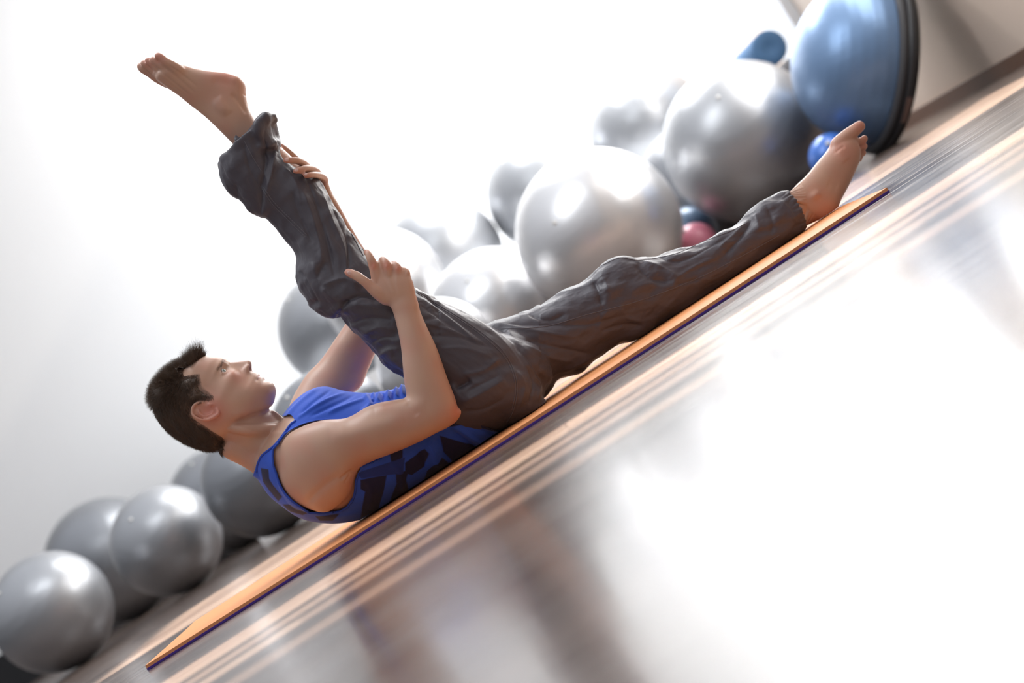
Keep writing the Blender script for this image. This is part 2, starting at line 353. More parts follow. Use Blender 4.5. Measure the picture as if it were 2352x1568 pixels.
# ------------------------------------------------------------------ exercise mat
mat_root = empty('exercise_mat', (-0.1, 3.33, 0))
nx, ny = 120, 24; xs = np.linspace(-1.075, 0.885, nx); tt = np.linspace(0, 1, ny)
def mat_layer(z0, z1, name, m, lo):
    def pt(x, t, z):
        q = (x + 0.095) / 0.98; y = 3.385 - 0.10 * (1 - q * q) - lo * 0.004; y = y + t * (3.93 + 0.012 * math.sin(x * 7) - y)
        zz = z + 0.0008 * math.exp(-((t - 1.0) / 0.13) ** 2) * (1 + 0.5 * math.sin(x * 5 + 1))
        return (x, y, zz)
    V = []; Fc = []
    for z in (z0, z1):
        for x in xs:
            for t in tt: V.append(pt(x, t, z if z > 0 else 0.0005))
    n = nx * ny
    for i in range(nx - 1):
        for j in range(ny - 1):
            a = i * ny + j; Fc.append((a, a + 1, a + ny + 1, a + ny)); a += n; Fc.append((a, a + ny, a + ny + 1, a + 1))
    for i in range(nx - 1):
        a = i * ny; Fc.append((a, a + ny, a + ny + n, a + n)); a += ny - 1; Fc.append((a, a + n, a + ny + n, a + ny))
    for j in range(ny - 1):
        a = j; Fc.append((a, a + n, a + n + 1, a + 1)); a = (nx - 1) * ny + j; Fc.append((a, a + 1, a + n + 1, a + n))
    return obj(name, V, Fc, m, mat_root, smooth=False)
mat_layer(0.0, 0.0055, 'bottom_layer', M['violet'], 1)['label'] = 'violet underside layer'
mat_layer(0.0055, 0.0125, 'top_layer', M['orange'], 0)['label'] = 'orange top layer'
tag(mat_root, 'long orange exercise mat with violet underside, lying on the wood floor', 'exercise mat')

# ------------------------------------------------------------------ the person
person_root = None
# --- torso, shared by skin (inset) and tank top
TORSO = [(1190, 985, 985, 850, 3.63, 0.165), (1160, 992, 935, 885, 3.63, 0.160), (1085, 1046, 912, 893, 3.63, 0.158), (1000, 1099, 888, 898, 3.63, 0.160),
         (920, 1147, 856, 903, 3.63, 0.166), (845, 1187, 822, 902, 3.63, 0.172), (760, 1199, 784, 897, 3.63, 0.172),
         (686, 1184, 742, 888, 3.63, 0.165), (628, 1141, 700, 903, 3.635, 0.145), (593, 1096, 668, 938, 3.635, 0.110), (578, 1072, 655, 960, 3.635, 0.070)]
NECK = [(640, 1130, 700, 985, 3.63, 0.075), (595, 1085, 662, 972, 3.63, 0.070), (566, 1063, 640, 961, 3.625, 0.063), (545, 1047, 622, 947, 3.615, 0.058), (520, 1030, 608, 925, 3.605, 0.056), (495, 1015, 590, 905, 3.60, 0.055)]
ARM_N = [(640, 1050, 700, 1166, 3.530, 0.050), (652, 1006, 752, 1176, 3.500, 0.062), (690, 980, 800, 1138, 3.478, 0.066), (742, 964, 822, 1080, 3.462, 0.062), (797, 959, 858, 1058, 3.452, 0.058),
         (848, 931, 900, 1042, 3.440, 0.055), (895, 921, 948, 1022, 3.430, 0.050), (932, 914, 1000, 996, 3.425, 0.046), (932, 900, 1049, 966, 3.425, 0.044), (928, 878, 1049, 925, 3.428, 0.045),
         (925, 845, 1028, 868, 3.432, 0.046), (921, 800, 1004, 800, 3.438, 0.043), (913, 758, 983, 755, 3.442, 0.038), (904, 722, 967, 718, 3.445, 0.031), (897, 700, 958, 690, 3.445, 0.026)]
HAND_N = [(900, 712, 963, 700, 3.445, 0.028), (893, 696, 957, 682, 3.444, 0.022), (874, 682, 953, 662, 3.443, 0.020), (858, 655, 949, 645, 3.445, 0.019), (850, 628, 943, 634, 3.449, 0.016), (851, 612, 940, 626, 3.451, 0.0145), (858, 603, 934, 620, 3.453, 0.0115)]
ARM_F = [(690, 1010, 745, 1000, 3.74, 0.07), (662, 945, 770, 930, 3.79, 0.062), (698, 868, 826, 892, 3.81, 0.055), (735, 828, 845, 852, 3.82, 0.052), (765, 785, 868, 800, 3.82, 0.050), (800, 730, 893, 752, 3.82, 0.046),
         (815, 672, 905, 690, 3.815, 0.043), (805, 620, 885, 640, 3.79, 0.042), (790, 575, 861, 606, 3.765, 0.040), (770, 530, 832, 562, 3.74, 0.036), (750, 482, 802, 512, 3.71, 0.031), (726, 446, 777, 466, 3.69, 0.026), (712, 428, 760, 437, 3.685, 0.023)]
HAND_F = [(712, 430, 762, 440, 3.685, 0.024), (700, 412, 753, 418, 3.68, 0.024), (690, 398, 742, 402, 3.672, 0.026), (676, 380, 725, 388, 3.668, 0.026), (664, 364, 700, 372, 3.668, 0.020)]
LEG_F = [(985, 800, 1150, 985, 3.70, 0.085), (1130, 790, 1220, 925, 3.72, 0.08), (1250, 725, 1330, 835, 3.745, 0.07), (1395, 655, 1440, 750, 3.77, 0.058), (1520, 610, 1560, 695, 3.79, 0.055), (1650, 540, 1700, 625, 3.81, 0.052), (1750, 488, 1800, 548, 3.83, 0.040), (1800, 452, 1850, 515, 3.84, 0.035)]
FOOT_F = [(1790, 462, 1842, 528, 3.84, 0.034), (1812, 438, 1858, 508, 3.845, 0.034), (1828, 424, 1892, 511, 3.847, 0.036), (1838, 416, 1917, 492, 3.85, 0.037), (1856, 398, 1933, 458, 3.855, 0.037), (1876, 373, 1949, 428, 3.865, 0.039), (1896, 350, 1962, 400, 3.872, 0.042), (1913, 326, 1973, 373, 3.878, 0.044), (1930, 312, 1976, 352, 3.882, 0.040), (1940, 305, 1972, 338, 3.884, 0.032)]
LEG_N = [(1040, 860, 1235, 960, 3.56, 0.085), (985, 880, 1200, 850, 3.555, 0.085), (900, 830, 1075, 735, 3.55, 0.08), (800, 740, 920, 655, 3.56, 0.068), (725, 670, 835, 600, 3.57, 0.056), (665, 545, 765, 470, 3.59, 0.054), (600, 450, 690, 380, 3.60, 0.046), (556, 352, 605, 300, 3.605, 0.036)]
FOOT_N = [(570, 370, 622, 325, 3.605, 0.037), (545, 342, 598, 292, 3.605, 0.036), (524, 320, 583, 268, 3.605, 0.036), (499, 295, 570, 243, 3.605, 0.037), (476, 273, 565, 214, 3.605, 0.035), (455, 256, 561, 186, 3.605, 0.033), (434, 240, 528, 169, 3.605, 0.034),
          (410, 220, 480, 163, 3.605, 0.037), (388, 205, 448, 157, 3.605, 0.040), (372, 193, 418, 147, 3.605, 0.043), (362, 186, 402, 145, 3.607, 0.040), (357, 178, 388, 150, 3.610, 0.030)]

body = [loft(TORSO, inset=0.006), loft(NECK), loft(ARM_N), loft(HAND_N, ex=2.4), loft(ARM_F), loft(HAND_F, ex=2.3), loft(LEG_F), loft(FOOT_F, ex=2.2), loft(LEG_N), loft(FOOT_N, ex=2.2)]
# sternomastoid, clavicle, trapezius, Adam's apple
body += [ptube([(508, 975, 3.555, .012), (560, 985, 3.552, .014), (618, 985, 3.572, .012), (660, 980, 3.60, .009)]), ptube([(628, 950, 3.62, .010), (634, 954, 3.62, .009), (641, 962, 3.62, .010)]),
         ptube([(535, 1028, 3.585, .03), (575, 1050, 3.59, .028), (625, 1085, 3.58, .028)]),
         ptube([(1052, 946, 3.425, .010), (1040, 958, 3.424, .014), (1015, 968, 3.424, .020)]),
         # malleoli and heels
         ptube([(503, 240, 3.577, .014), (515, 254, 3.576, .014)]), ptube([(538, 196, 3.60, .024), (546, 210, 3.605, .018)]), ptube([(1868, 452, 3.818, .012), (1876, 446, 3.817, .011)]), ptube([(1885, 490, 3.85, .026), (1903, 478, 3.852, .024)])]
# near hand: fingers and thumb
fing_n = [[(868, 648, 3.444, .013), (858, 612, 3.442, .0112), (851, 594, 3.440, .0095), (845, 581, 3.448, .0088), (842, 578, 3.468, .0080), (841, 581, 3.485, .0072)],
          [(893, 648, 3.444, .013), (889, 612, 3.440, .0112), (883, 600, 3.448, .0095), (880, 597, 3.468, .0090), (876, 600, 3.492, .0080), (872, 604, 3.510, .007)],
          [(913, 652, 3.446, .012), (912, 618, 3.444, .0108), (907, 608, 3.454, .0090), (904, 606, 3.475, .0085), (900, 610, 3.500, .0076), (896, 614, 3.518, .0066)],
          [(930, 655, 3.450, .011), (934, 628, 3.450, .0098), (930, 621, 3.460, .0080), (927, 620, 3.480, .0075), (922, 624, 3.502, .0066), (918, 628, 3.516, .006)],
          [(888, 686, 3.446, .017), (868, 671, 3.440, .0165), (852, 659, 3.438, .0125), (836, 645, 3.437, .0110), (820, 634, 3.440, .0108), (804, 627, 3.446, .0098), (799, 625, 3.449, .0086)]]
# far hand: fingers come round the back edge on to the near face of the trouser
fing_f = [[(712, 398, 3.675, .0115), (694, 379, 3.655, .010), (678, 363, 3.640, .0090), (662, 348, 3.63, .0086), (649, 337, 3.622, .0082), (643, 332, 3.618, .0074)],
          [(722, 398, 3.672, .0115), (712, 390, 3.640, .0100), (699, 377, 3.585, .0098), (683, 369, 3.546, .0092), (664, 368, 3.528, .0092), (656, 368, 3.526, .0084)],
          [(735, 408, 3.672, .0115), (733, 400, 3.640, .0098), (718, 389, 3.585, .0098), (702, 387, 3.545, .0092), (686, 391, 3.526, .0090), (678, 393, 3.524, .0082)],
          [(745, 420, 3.675, .011), (746, 410, 3.640, .009), (736, 404, 3.590, .0088), (722, 401, 3.550, .0084), (709, 402, 3.530, .0080), (701, 404, 3.528, .0074)],
          [(750, 440, 3.70, .012), (735, 420, 3.72, .011), (712, 400, 3.73, .010)]]
for f in fing_n + fing_f: body.append(ptube(f, k=16))
# toes
toes_n = [[(412, 160, 3.568, .0125), (396, 150, 3.563, .0115), (380, 141, 3.561, .0100), (370, 132, 3.561, .0092), (363, 128, 3.562, .0086)],
          [(400, 168, 3.580, .012), (380, 157, 3.573, .0105), (364, 147, 3.572, .0088), (354, 139, 3.573, .0084), (351, 137, 3.574, .0080)],
          [(388, 172, 3.594, .012), (368, 160, 3.586, .0105), (353, 149, 3.586, .0088), (343, 141, 3.587, .0084), (340, 139, 3.588, .0080)],
          [(380, 178, 3.608, .012), (360, 166, 3.602, .0105), (344, 154, 3.602, .0090), (333, 147, 3.603, .0086), (330, 145, 3.604, .0080)],
          [(385, 188, 3.628, .016), (362, 176, 3.624, .0150), (344, 165, 3.622, .0128), (330, 157, 3.622, .0125), (325, 153, 3.622, .0110)]]
toes_f = [[(1925, 332, 3.865, .021), (1944, 314, 3.860, .0185), (1962, 300, 3.857, .0165), (1974, 290, 3.856, .0148)],
          [(1950, 340, 3.880, .012), (1970, 328, 3.880, .0100), (1983, 321, 3.880, .0095), (1985, 318, 3.880, .009)],
          [(1950, 352, 3.886, .012), (1970, 343, 3.888, .0098), (1982, 338, 3.888, .0093), (1985, 336, 3.888, .0088)],
          [(1950, 364, 3.892, .011), (1968, 358, 3.896, .0095), (1979, 353, 3.898, .009), (1982, 351, 3.898, .0086)],
          [(1948, 374, 3.90, .011), (1964, 370, 3.904, .0092), (1972, 366, 3.906, .0086), (1975, 364, 3.906, .0080)]]
for f in toes_n + toes_f: body.append(ptube(f, k=16))

# --- head: analytic surface, a = crown -> chin, b = back -> face, y = sideways (all in photo-scale pixels)
HD = 3.60; HS = F / HD
EA = np.array((0.93, 0.37)); EB = np.array((0.37, -0.93)); HO = np.array((490.0, 925.0))
tab = np.array([(-124, 8, -34, 14), (-119, 34, -55, 34), (-106, 62, -74, 52), (-86, 80, -88, 65), (-60, 91, -97, 73), (-32, 99, -103, 77), (0, 97, -104, 78), (20, 95, -101, 76.5), (40, 93.5, -93, 73.5), (55, 93.5, -76, 70.5),
                (70, 94, -52, 66), (85, 92, -24, 60), (100, 91, 2, 50), (113, 88.5, 20, 40), (122, 78, 36, 27), (128, 58, 46, 10)], float)
ptab = np.array([(-124, 8), (-60, 91.5), (-32, 101), (-13, 104.5), (-3, 101.5), (2, 101.5), (15.7, 108), (30.3, 116), (39.7, 122), (45, 121.5), (49, 117), (52, 108), (56, 101), (62, 100), (69, 101.5), (73.5, 100.5), (77.3, 95.5), (81, 98.0), (84.5, 98.3), (89, 93.5), (94, 90.2), (100, 93.8), (105, 95), (114, 91.8), (122.8, 81), (128, 58)], float)
def h2p(a, b_, y): 
    px = HO[0] + a * EA[0] + b_ * EB[0]; py = HO[1] + a * EA[1] + b_ * EB[1]
    dx, dy = px - CX, py - CY
    return np.stack([(dx * CR - dy * SR) / HS, HD + y / HS, H + (-dx * SR - dy * CR) / HS], -1)
def head_grid(na=260, nf=220, off=0.0):
    t = np.linspace(0, 1, na); a = -124 + 252 * (0.5 - 0.5 * np.cos(np.pi * t)) * 0.35 + 252 * t * 0.65
    bf = np.interp(a, tab[:, 0], tab[:, 1]); bb = np.interp(a, tab[:, 0], tab[:, 2]); w_ = np.interp(a, tab[:, 0], tab[:, 3])
    k = np.ones(9) / 9
    sm = lambda q: np.convolve(np.r_[[q[0]] * 4, q, [q[-1]] * 4], k, 'valid')
    bf, bb, w_ = sm(bf), sm(bb), sm(w_); tgt = np.interp(a, ptab[:, 0], ptab[:, 1]); k3 = np.ones(3) / 3; tgt = np.convolve(np.r_[tgt[0], tgt, tgt[-1]], k3, 'valid')
    ph = np.linspace(-math.pi, math.pi, nf, endpoint=False); ph = ph - 0.35 * np.sin(ph) * (1)      # denser in front
    c_, s_ = np.cos(ph), np.sin(ph); A, Cc = np.meshgrid(a, c_, indexing='ij'); _, Ss = np.meshgrid(a, s_, indexing='ij')
    ex = 2.15; c2 = np.sign(Cc) * abs(Cc) ** (2 / ex); s2 = np.sign(Ss) * abs(Ss) ** (2 / ex)
    B = ((bf + bb) / 2)[:, None] + ((bf - bb) / 2)[:, None] * c2; Y = w_[:, None] * s2
    front = np.clip(Cc * 3, 0, 1)
    # narrower jaw and temples in the front half
    Y = Y * (1 - 0.13 * front * np.exp(-((A + 15) / 45) ** 2)) * (1 + 0.03 * np.exp(-((A - 22) / 14) ** 2) * front)
    d = (tgt - bf)[:, None]; sg = np.interp(a, [-60, -15, -4, 3, 20, 36, 48, 54, 60, 68, 88, 94, 110, 128], [50, 34, 15, 9, 9, 12.5, 18, 20, 24, 30, 28, 28, 24, 18])[:, None]
    B = B + d * np.exp(-(Y / sg) ** 2) * front
    gs = lambda a0, y0, ra, ry: np.exp(-((A - a0) / ra) ** 2 - ((abs(Y) - y0) / ry) ** 2) * front
    B += 8 * gs(44, 15.5, 6.5, 5) - 7 * gs(50, 9, 4, 5)                 # nostril wings / nostrils
    B -= 10.5 * gs(1, 31, 11, 17)                                        # sockets
    B += 3.5 * gs(-13, 30, 6, 20)                                      # brow ridge
    B += 4.5 * gs(24, 46, 13, 16) - 3 * gs(58, 44, 16, 14)              # cheekbone, cheek hollow
    B += 2.2 * gs(58, 24, 8, 8) * 0 - 2.0 * gs(78, 27, 5, 6)           # mouth corner
    B -= 2.2 * np.exp(-((A - 60) / 7) ** 2 - (Y / 4) ** 2) * front      # philtrum
    r = np.sqrt(((A - 0.5) * 1.55) ** 2 + ((abs(Y) - 30.5)) ** 2); B += 2.5 * np.exp(-((r - 16) / 4.0) ** 2) * front   # eyelids
    V = h2p(A, B, Y); n_ = V - h2p(A, np.zeros_like(B), np.zeros_like(Y)); 
    return V, A, B, Y
Vh, Ah, Bh, Yh = head_grid()
body.append(skinrings(Vh))
# ears
def epts(l, r, y): return [tuple(h2p(a, b_, s * yy)) + (r_,) for (a, b_, yy, r_) in l]
for s in (-1, 1):
    def et(l, **kw): body.append(tube([h2p(a, b_, s * yy) for a, b_, yy, r_ in l], [r_ for *_, r_ in l], k=12, n=6, **kw))
    et([(-4, 2, 76, .0030), (-18, -3, 80, .0034), (-25, -15, 84, .0036), (-21, -29, 88, .0036), (-8, -35, 91, .0034), (8, -34, 90, .0032), (20, -28, 87, .0034), (29, -17, 83, .0046), (32, -8, 79, .0044), (24, 0, 75, .0030)])
    et([(-12, -18, 82, .0026), (-4, -25, 84, .0028), (8, -25, 84, .0028), (17, -18, 82, .0030), (21, -10, 79, .0026)])
    et([(12, 3, 76, .0040), (8, 2, 79, .0038), (4, 2, 78, .0034)])
    body.append(skinrings(np.array([[h2p(2 + ra * 26 * math.cos(t), -17 + ra * 16 * math.sin(t) , s * (yy + 5 * -math.cos(0) * 0 + (4 if math.sin(t) < 0 else -2) * ra)) for t in np.linspace(0, 2 * math.pi, 32, endpoint=False)] for ra, yy in ((0.3, 72), (1.0, 74), (1.05, 79), (0.9, 81.0), (0.55, 79), (0.2, 77))])))
for s in (-1, 1):
    tt_ = np.linspace(-1, 1, 9)
    body.append(tube([h2p(-7.5 * (1 - t * t) + 1.5 * t, 83.5 - 7.0 * t * t - 3.0 * t, s * (32.5 + 14 * t)) for t in tt_], [.0026 - .0006 * t * t for t in tt_], k=10))
    body.append(tube([h2p(6.5 * (1 - t * t) + 1.5 * t, 82.0 - 6.5 * t * t - 3.0 * t, s * (32.5 + 14 * t)) for t in tt_], [.0019] * 9, k=10))
VOX = 0.0023
Vb, Fb = remesh(body, VOX); Eb = edges_of(Fb)
pb = proj(Vb)
hd_d = np.linalg.norm(Vb - h2p(np.array(0.), np.array(10.), np.array(0.)), axis=1)
hands = np.min([np.linalg.norm(Vb - P(x, y, D), axis=1) for x, y, D in ((880, 630, 3.45), (820, 640, 3.45), (690, 385, 3.6), (350, 150, 3.6), (1965, 325, 3.88))], axis=0)
wb_ = np.clip((hd_d - 0.115) / 0.03, 0, 1) * np.clip((hands - 0.045) / 0.03, 0, 1)
Vb = smooth(Vb, Eb, 30, wb_); Vb = smooth(Vb, Eb, 3, 1.0, 0.4)
nb = normals(Vb, Fb)
# sculpt: tendons, knuckles, muscle lines  (polyline in the photo frame, width px, height m)
def sculpt(V, n, lines, side=0.25, pw=2.0):
    q = proj(V); vis = np.clip((side - n[:, 1]) * 3, 0, 1); D = np.zeros(len(V))
    for pl, wd, am in lines:
        pl = cr(pl, 4); mn, mxx = pl.min(0) - 3 * wd, pl.max(0) + 3 * wd
        k = np.where((q > mn).all(1) & (q < mxx).all(1) & (vis > 0))[0]
        if len(k) == 0: continue
        d, t = seg_dist(q[k], pl); tp = np.clip(np.minimum(t, 1 - t) * 6, 0, 1) ** 0.8
        D[k] += am * np.exp(-(d / wd) ** pw) * tp
    return V + n * (D * vis)[:, None]
L = [([(862, 618), (880, 650), (900, 680)], 4, .0008), ([(888, 618), (896, 650), (908, 680)], 4, .0008), ([(912, 624), (912, 650), (918, 680)], 4, .0007), ([(875, 615), (884, 640)], 4, -.0008), ([(900, 618), (903, 640)], 4, -.0008),
     ([(855, 612), (862, 612)], 6, .0016), ([(885, 612), (892, 612)], 6, .0018), ([(909, 617), (916, 618)], 6, .0016), ([(932, 626), (938, 628)], 5, .0014),
     ([(700, 1160), (740, 1120), (790, 1085)], 10, -.003), ([(780, 1102), (800, 1086), (815, 1078)], 4, -.004), ([(790, 1110), (800, 1096), (806, 1086)], 2.5, -.002), ([(860, 940), (920, 930), (980, 930)], 16, .003), ([(760, 1000), (850, 985), (930, 960)], 22, .004), ([(935, 925), (960, 955)], 8, -.002),
     ([(372, 150), (410, 180), (450, 215)], 3.0, -.0012), ([(362, 158), (400, 190), (440, 222)], 3.0, -.0012), ([(352, 165), (390, 197), (430, 225)], 3.0, -.0012), ([(385, 148), (420, 172), (460, 205)], 3.0, -.0012), ([(485, 185), (520, 190), (550, 195)], 10, -.002), ([(500, 222), (515, 240), (528, 262)], 8, .003), ([(530, 215), (550, 235), (568, 262)], 6, -.003),
     ([(558, 215), (566, 222)], 2, -.0008), ([(1853, 470), (1858, 490), (1866, 505)], 3, -.002), ([(1925, 345), (1945, 370)], 10, .003), ([(1900, 420), (1925, 430)], 12, -.0015), ([(1920, 350), (1940, 335)], 4, -.0015),
     ([(540, 985), (590, 1000), (650, 992)], 6, .002), ([(624, 938), (600, 952), (560, 966), (528, 972)], 7, -.004), ([(628, 920), (600, 935), (560, 948), (530, 952)], 9, .003)]
Vb = sculpt(Vb, nb, L); Vb[:, 2] = np.maximum(Vb[:, 2], 0.0148)
# skin colour, plus shade painted into the lip seam and nostrils
nb = normals(Vb, Fb); pb = proj(Vb); base = np.array((0.57, 0.345, 0.25)); C = np.tile(base, (len(Vb), 1))
def tint(mask, col): global C; C = C * (1 - mask[:, None]) + np.array(col) * mask[:, None]
nz = vnoise(Vb[:, :], 22); tint(np.clip(nz * 0.6, 0, 0.35), (0.60, 0.27, 0.19)); tint(np.clip(-nz * 0.5, 0, 0.3), (0.64, 0.42, 0.29))
def blob(x, y, D, r, col, k):
    d = np.linalg.norm(Vb - P(x, y, D), axis=1); tint(k * np.exp(-(d / r) ** 2), col)
for x, y, D, r in ((798, 626, 3.44, .015), (645, 335, 3.6, .014), (655, 369, 3.52, .013), (676, 394, 3.52, .013), (700, 403, 3.52, .012), (888, 610, 3.43, .012), (914, 616, 3.43, .011), (857, 610, 3.43, .011), (843, 578, 3.45, .012),
                   (1050, 945, 3.41, .02), (322, 152, 3.64, .02), (345, 138, 3.59, .022), (366, 131, 3.56, .016), (1975, 290, 3.85, .02), (1982, 330, 3.89, .025), (1978, 360, 3.92, .02), (1890, 495, 3.84, .035), (1935, 350, 3.85, .03), (525, 172, 3.59, .035)):
    blob(x, y, D, r, (0.62, 0.20, 0.14), 0.6)
blob(487, 943, 3.52, .035, (0.66, 0.22, 0.17), 0.7)
for s in (-1, 1):
    q = h2p(np.array(32.), np.array(80.), np.array(s * 42.)); tint(0.35 * np.exp(-(np.linalg.norm(Vb - q, axis=1) / .024) ** 2), (0.62, 0.22, 0.16))
# head coordinates of every vertex
rel = pb - HO; det = EA[0] * EB[1] - EA[1] * EB[0]
def headco(V):
    s = F / HD; u = V[:, 0] * s; v = (V[:, 2] - H) * s; px = CX + u * CR - v * SR - HO[0]; py = CY - u * SR - v * CR - HO[1]
    return (px * EB[1] - py * EB[0]) / det, (EA[0] * py - EA[1] * px) / det, (V[:, 1] - HD) * s
ha, hb, hy = headco(Vb); inh = hd_d < 0.17
lip = inh & (hb > 80); lw = np.clip(1 - (abs(hy) / 28) ** 2, 0, 1) * 7.5
m_ = lip * np.clip((lw - abs(ha - 78.5)) / 2.0, 0, 1); tint(0.75 * m_, (0.50, 0.17, 0.15))
m_ = lip * np.exp(-((ha - 77.6) / 1.4) ** 2) * (abs(hy) < 27); tint(0.8 * m_, (0.22, 0.07, 0.06))  # shade in the crease between the lips, put into the colour
m_ = inh * (hb > 90) * np.exp(-((ha - 50.5) / 2.6) ** 2 - ((abs(hy) - 9) / 4.5) ** 2); tint(np.clip(1.3 * m_, 0, .9), (0.16, 0.04, 0.03))  # nostril darkness painted on as deep red-brown
tint(inh * 0.30 * np.exp(-((ha - 108) / 22) ** 2) * (hb > -20) * np.clip((ha - 50) / 20, 0, 1), (0.42, 0.25, 0.19))
body_o = obj('person', Vb, Fb, M['skin'], origin=(P(850, 1185, 3.63)[0], 3.63, 0.0125), col=C)
PR = body_o
tag(PR, 'person in blue tank top lying on the orange mat, holding one raised leg', 'person')

# eyes, brows
for s in (-1, 1):
    c = h2p(np.array(0.), np.array(72.3), np.array(s * 32.5)); e = obj('eye', *sphere(c, 0.0118, 40, 24), M['eyewhite'], PR)
    gz = h2p(np.array(8.), np.array(100.), np.array(s * 32.5 - 6.)) - c; gz /= np.linalg.norm(gz)
    a1 = np.cross(gz, (0, 1, 0)); a1 /= np.linalg.norm(a1); a2 = np.cross(gz, a1)
    for nm, r_, ex_, mm in (('iris', 0.0058, 0.0121, M['iris']), ('pupil', 0.0024, 0.0123, M['pupil'])):
        rr = [[c + gz * math.sqrt(max(ex_ ** 2 - q * q, 0)) + q * (math.cos(t) * a1 + math.sin(t) * a2) for t in np.linspace(0, 2 * math.pi, 24, endpoint=False)] for q in np.linspace(0.0002, r_, 5)]
        rr.append([c + gz * 0.009 + r_ * (math.cos(t) * a1 + math.sin(t) * a2) for t in np.linspace(0, 2 * math.pi, 24, endpoint=False)])
        obj(nm, *skinrings(np.array(rr)), mm, e)
bv_body = BVHTree.FromPolygons(Vb.tolist(), Fb)
def strands(roots, dirs, lens, rad=0.00035, seg=4, curl=0.25):
    V = []; Fc = []
    for p, d, l in zip(roots, dirs, lens):
        d = d / np.linalg.norm(d); bend = np.random.normal(0, curl, 3); a = np.cross(d, (0.3, 0.5, 0.8)); a /= np.linalg.norm(a); b_ = np.cross(d, a); n0 = len(V); q = p.copy(); dd = d.copy()
        for i in range(seg + 1):
            r_ = rad * (1 - 0.8 * i / seg)
            for t in (0, 2.094, 4.189): V.append(q + r_ * (math.cos(t) * a + math.sin(t) * b_))
            dd = dd + bend / seg; dd /= np.linalg.norm(dd); q = q + dd * l / seg
        for i in range(seg):
            for j in range(3): k = n0 + i * 3; Fc.append((k + j, k + (j + 1) % 3, k + 3 + (j + 1) % 3, k + 3 + j))
    return np.array(V), Fc
ea3 = h2p(np.array(1.), np.array(0.), np.array(0.)) - h2p(np.array(0.), np.array(0.), np.array(0.)); ea3 /= np.linalg.norm(ea3)
eb3 = h2p(np.array(0.), np.array(1.), np.array(0.)) - h2p(np.array(0.), np.array(0.), np.array(0.)); eb3 /= np.linalg.norm(eb3)
for s in (-1, 1):
    k = np.where(inh & (hb > 55) & (abs(ha + 11 + 0.006 * (abs(hy) - 26) ** 2) < 3.2) & (hy * s > 10) & (hy * s < 44))[0]
    k = np.random.choice(k, 170); rt = Vb[k] + np.random.normal(0, .0004, (170, 3)); dr = nb[k] * 0.15 + np.array((0, s * 1.0, 0)) - ea3 * 0.12 - eb3 * 0.5 + np.random.normal(0, .07, (170, 3))
    obj('eyebrow', *strands(rt, dr, np.random.uniform(.003, .0055, 170), .00018, 3, 0.1), M['hair'], PR)
# hair: scalp cap + strands
HP = [(471, 817), (452, 826), (436, 838), (431, 852), (436, 862), (455, 858), (470, 856), (475, 872), (478, 884), (490, 895), (499, 902), (507, 909), (500, 916), (480, 921), (466, 927), (456, 935), (454, 948), (466, 962), (482, 972), (500, 986), (518, 1000), (528, 1020), (536, 1042),
      (500, 1100), (300, 1100), (300, 750), (465, 780)]
hq = np.stack([HO[0] + ha * EA[0] + hb * EB[0], HO[1] + ha * EA[1] + hb * EB[1]], 1)
crown = (abs(hy) < 46) & (hb > 40) & (ha < -57 - (abs(hy) / 46) ** 2 * 14)
hk = inh & (inpoly(hq, HP) | crown) & (abs(hy) < 82.5) & (ha < 66)
depth, _ = seg_dist(hq, HP[:23]); depth = np.where(crown, np.maximum(depth, np.clip(-57 - (abs(hy) / 46) ** 2 * 14 - ha, 0, 30)), depth)
depth = depth * (1 + 0.35 * vnoise(Vb, 130))
top = np.clip((-ha + hb * 0.35 - 50) / 60, 0, 1) * np.clip((hb + 95) / 60, 0, 1)                   # longer on top
edge = np.clip((depth - 2) / 16, 0, 1)
tint(0.65 * hk * np.clip(depth / 5, 0, 1), (0.09, 0.055, 0.04))
col = np.concatenate([C, np.ones((len(C), 1))], 1).astype(np.float32).ravel(); body_o.data.color_attributes['Col'].data.foreach_set('color', col)
th = -0.0026 + 0.0078 * edge + 0.0045 * top * edge
capk = hk & (edge > 0.45); idx = np.where(hk)[0]; cidx = np.where(capk)[0]; mp = -np.ones(len(Vb), int); mp[cidx] = np.arange(len(cidx))
hf = [[mp[i] for i in f] for f in Fb if all(capk[i] for i in f)]
cap = Vb[cidx] + nb[cidx] * (th[cidx] * (0.8 + 0.4 * np.abs(vnoise(Vb[cidx], 140))))[:, None]
NS = 34000
pw = 1.2 - 0.3 * edge[idx] + 0.8 * top[idx]; k = np.random.choice(idx, NS, p=pw / pw.sum())
fr = np.exp(-((ha[k] + 68) / 15) ** 2) * (hb[k] > 60) * np.exp(-(hy[k] / 42) ** 2)          # forelock
bk = np.clip((-hb[k] - 5) / 60, 0, 1)
tw_ = np.stack([vnoise(Vb[k], 45, o_) for o_ in (0.0, 5.0, 9.0)], 1)
flow = (-eb3[None] * (0.9 - 0.3 * bk)[:, None] + ea3[None] * (0.35 + 1.1 * bk)[:, None]) * (1 - 0.85 * top[k])[:, None]
dr = nb[k] * (0.16 + 0.75 * top[k])[:, None] + flow + tw_ * 0.55 + np.random.normal(0, .10, (NS, 3)) + fr[:, None] * (eb3 * 1.5 - ea3 * 0.35)[None]
ln = (0.008 + 0.003 * edge[k] + 0.007 * top[k]) * np.random.uniform(.6, 1.3, NS) + fr * np.random.uniform(.004, .036, NS)
ln *= np.where(depth[k] < 5, 0.55, 1)
sv, sf = strands(Vb[k] + nb[k] * (np.maximum(th[k], 0) * 1.0)[:, None], dr, ln, .00034, 5, 0.35)
hv, hff = join([(cap, hf), (sv, sf)])
obj('hair', hv, hff, M['hair'], PR)
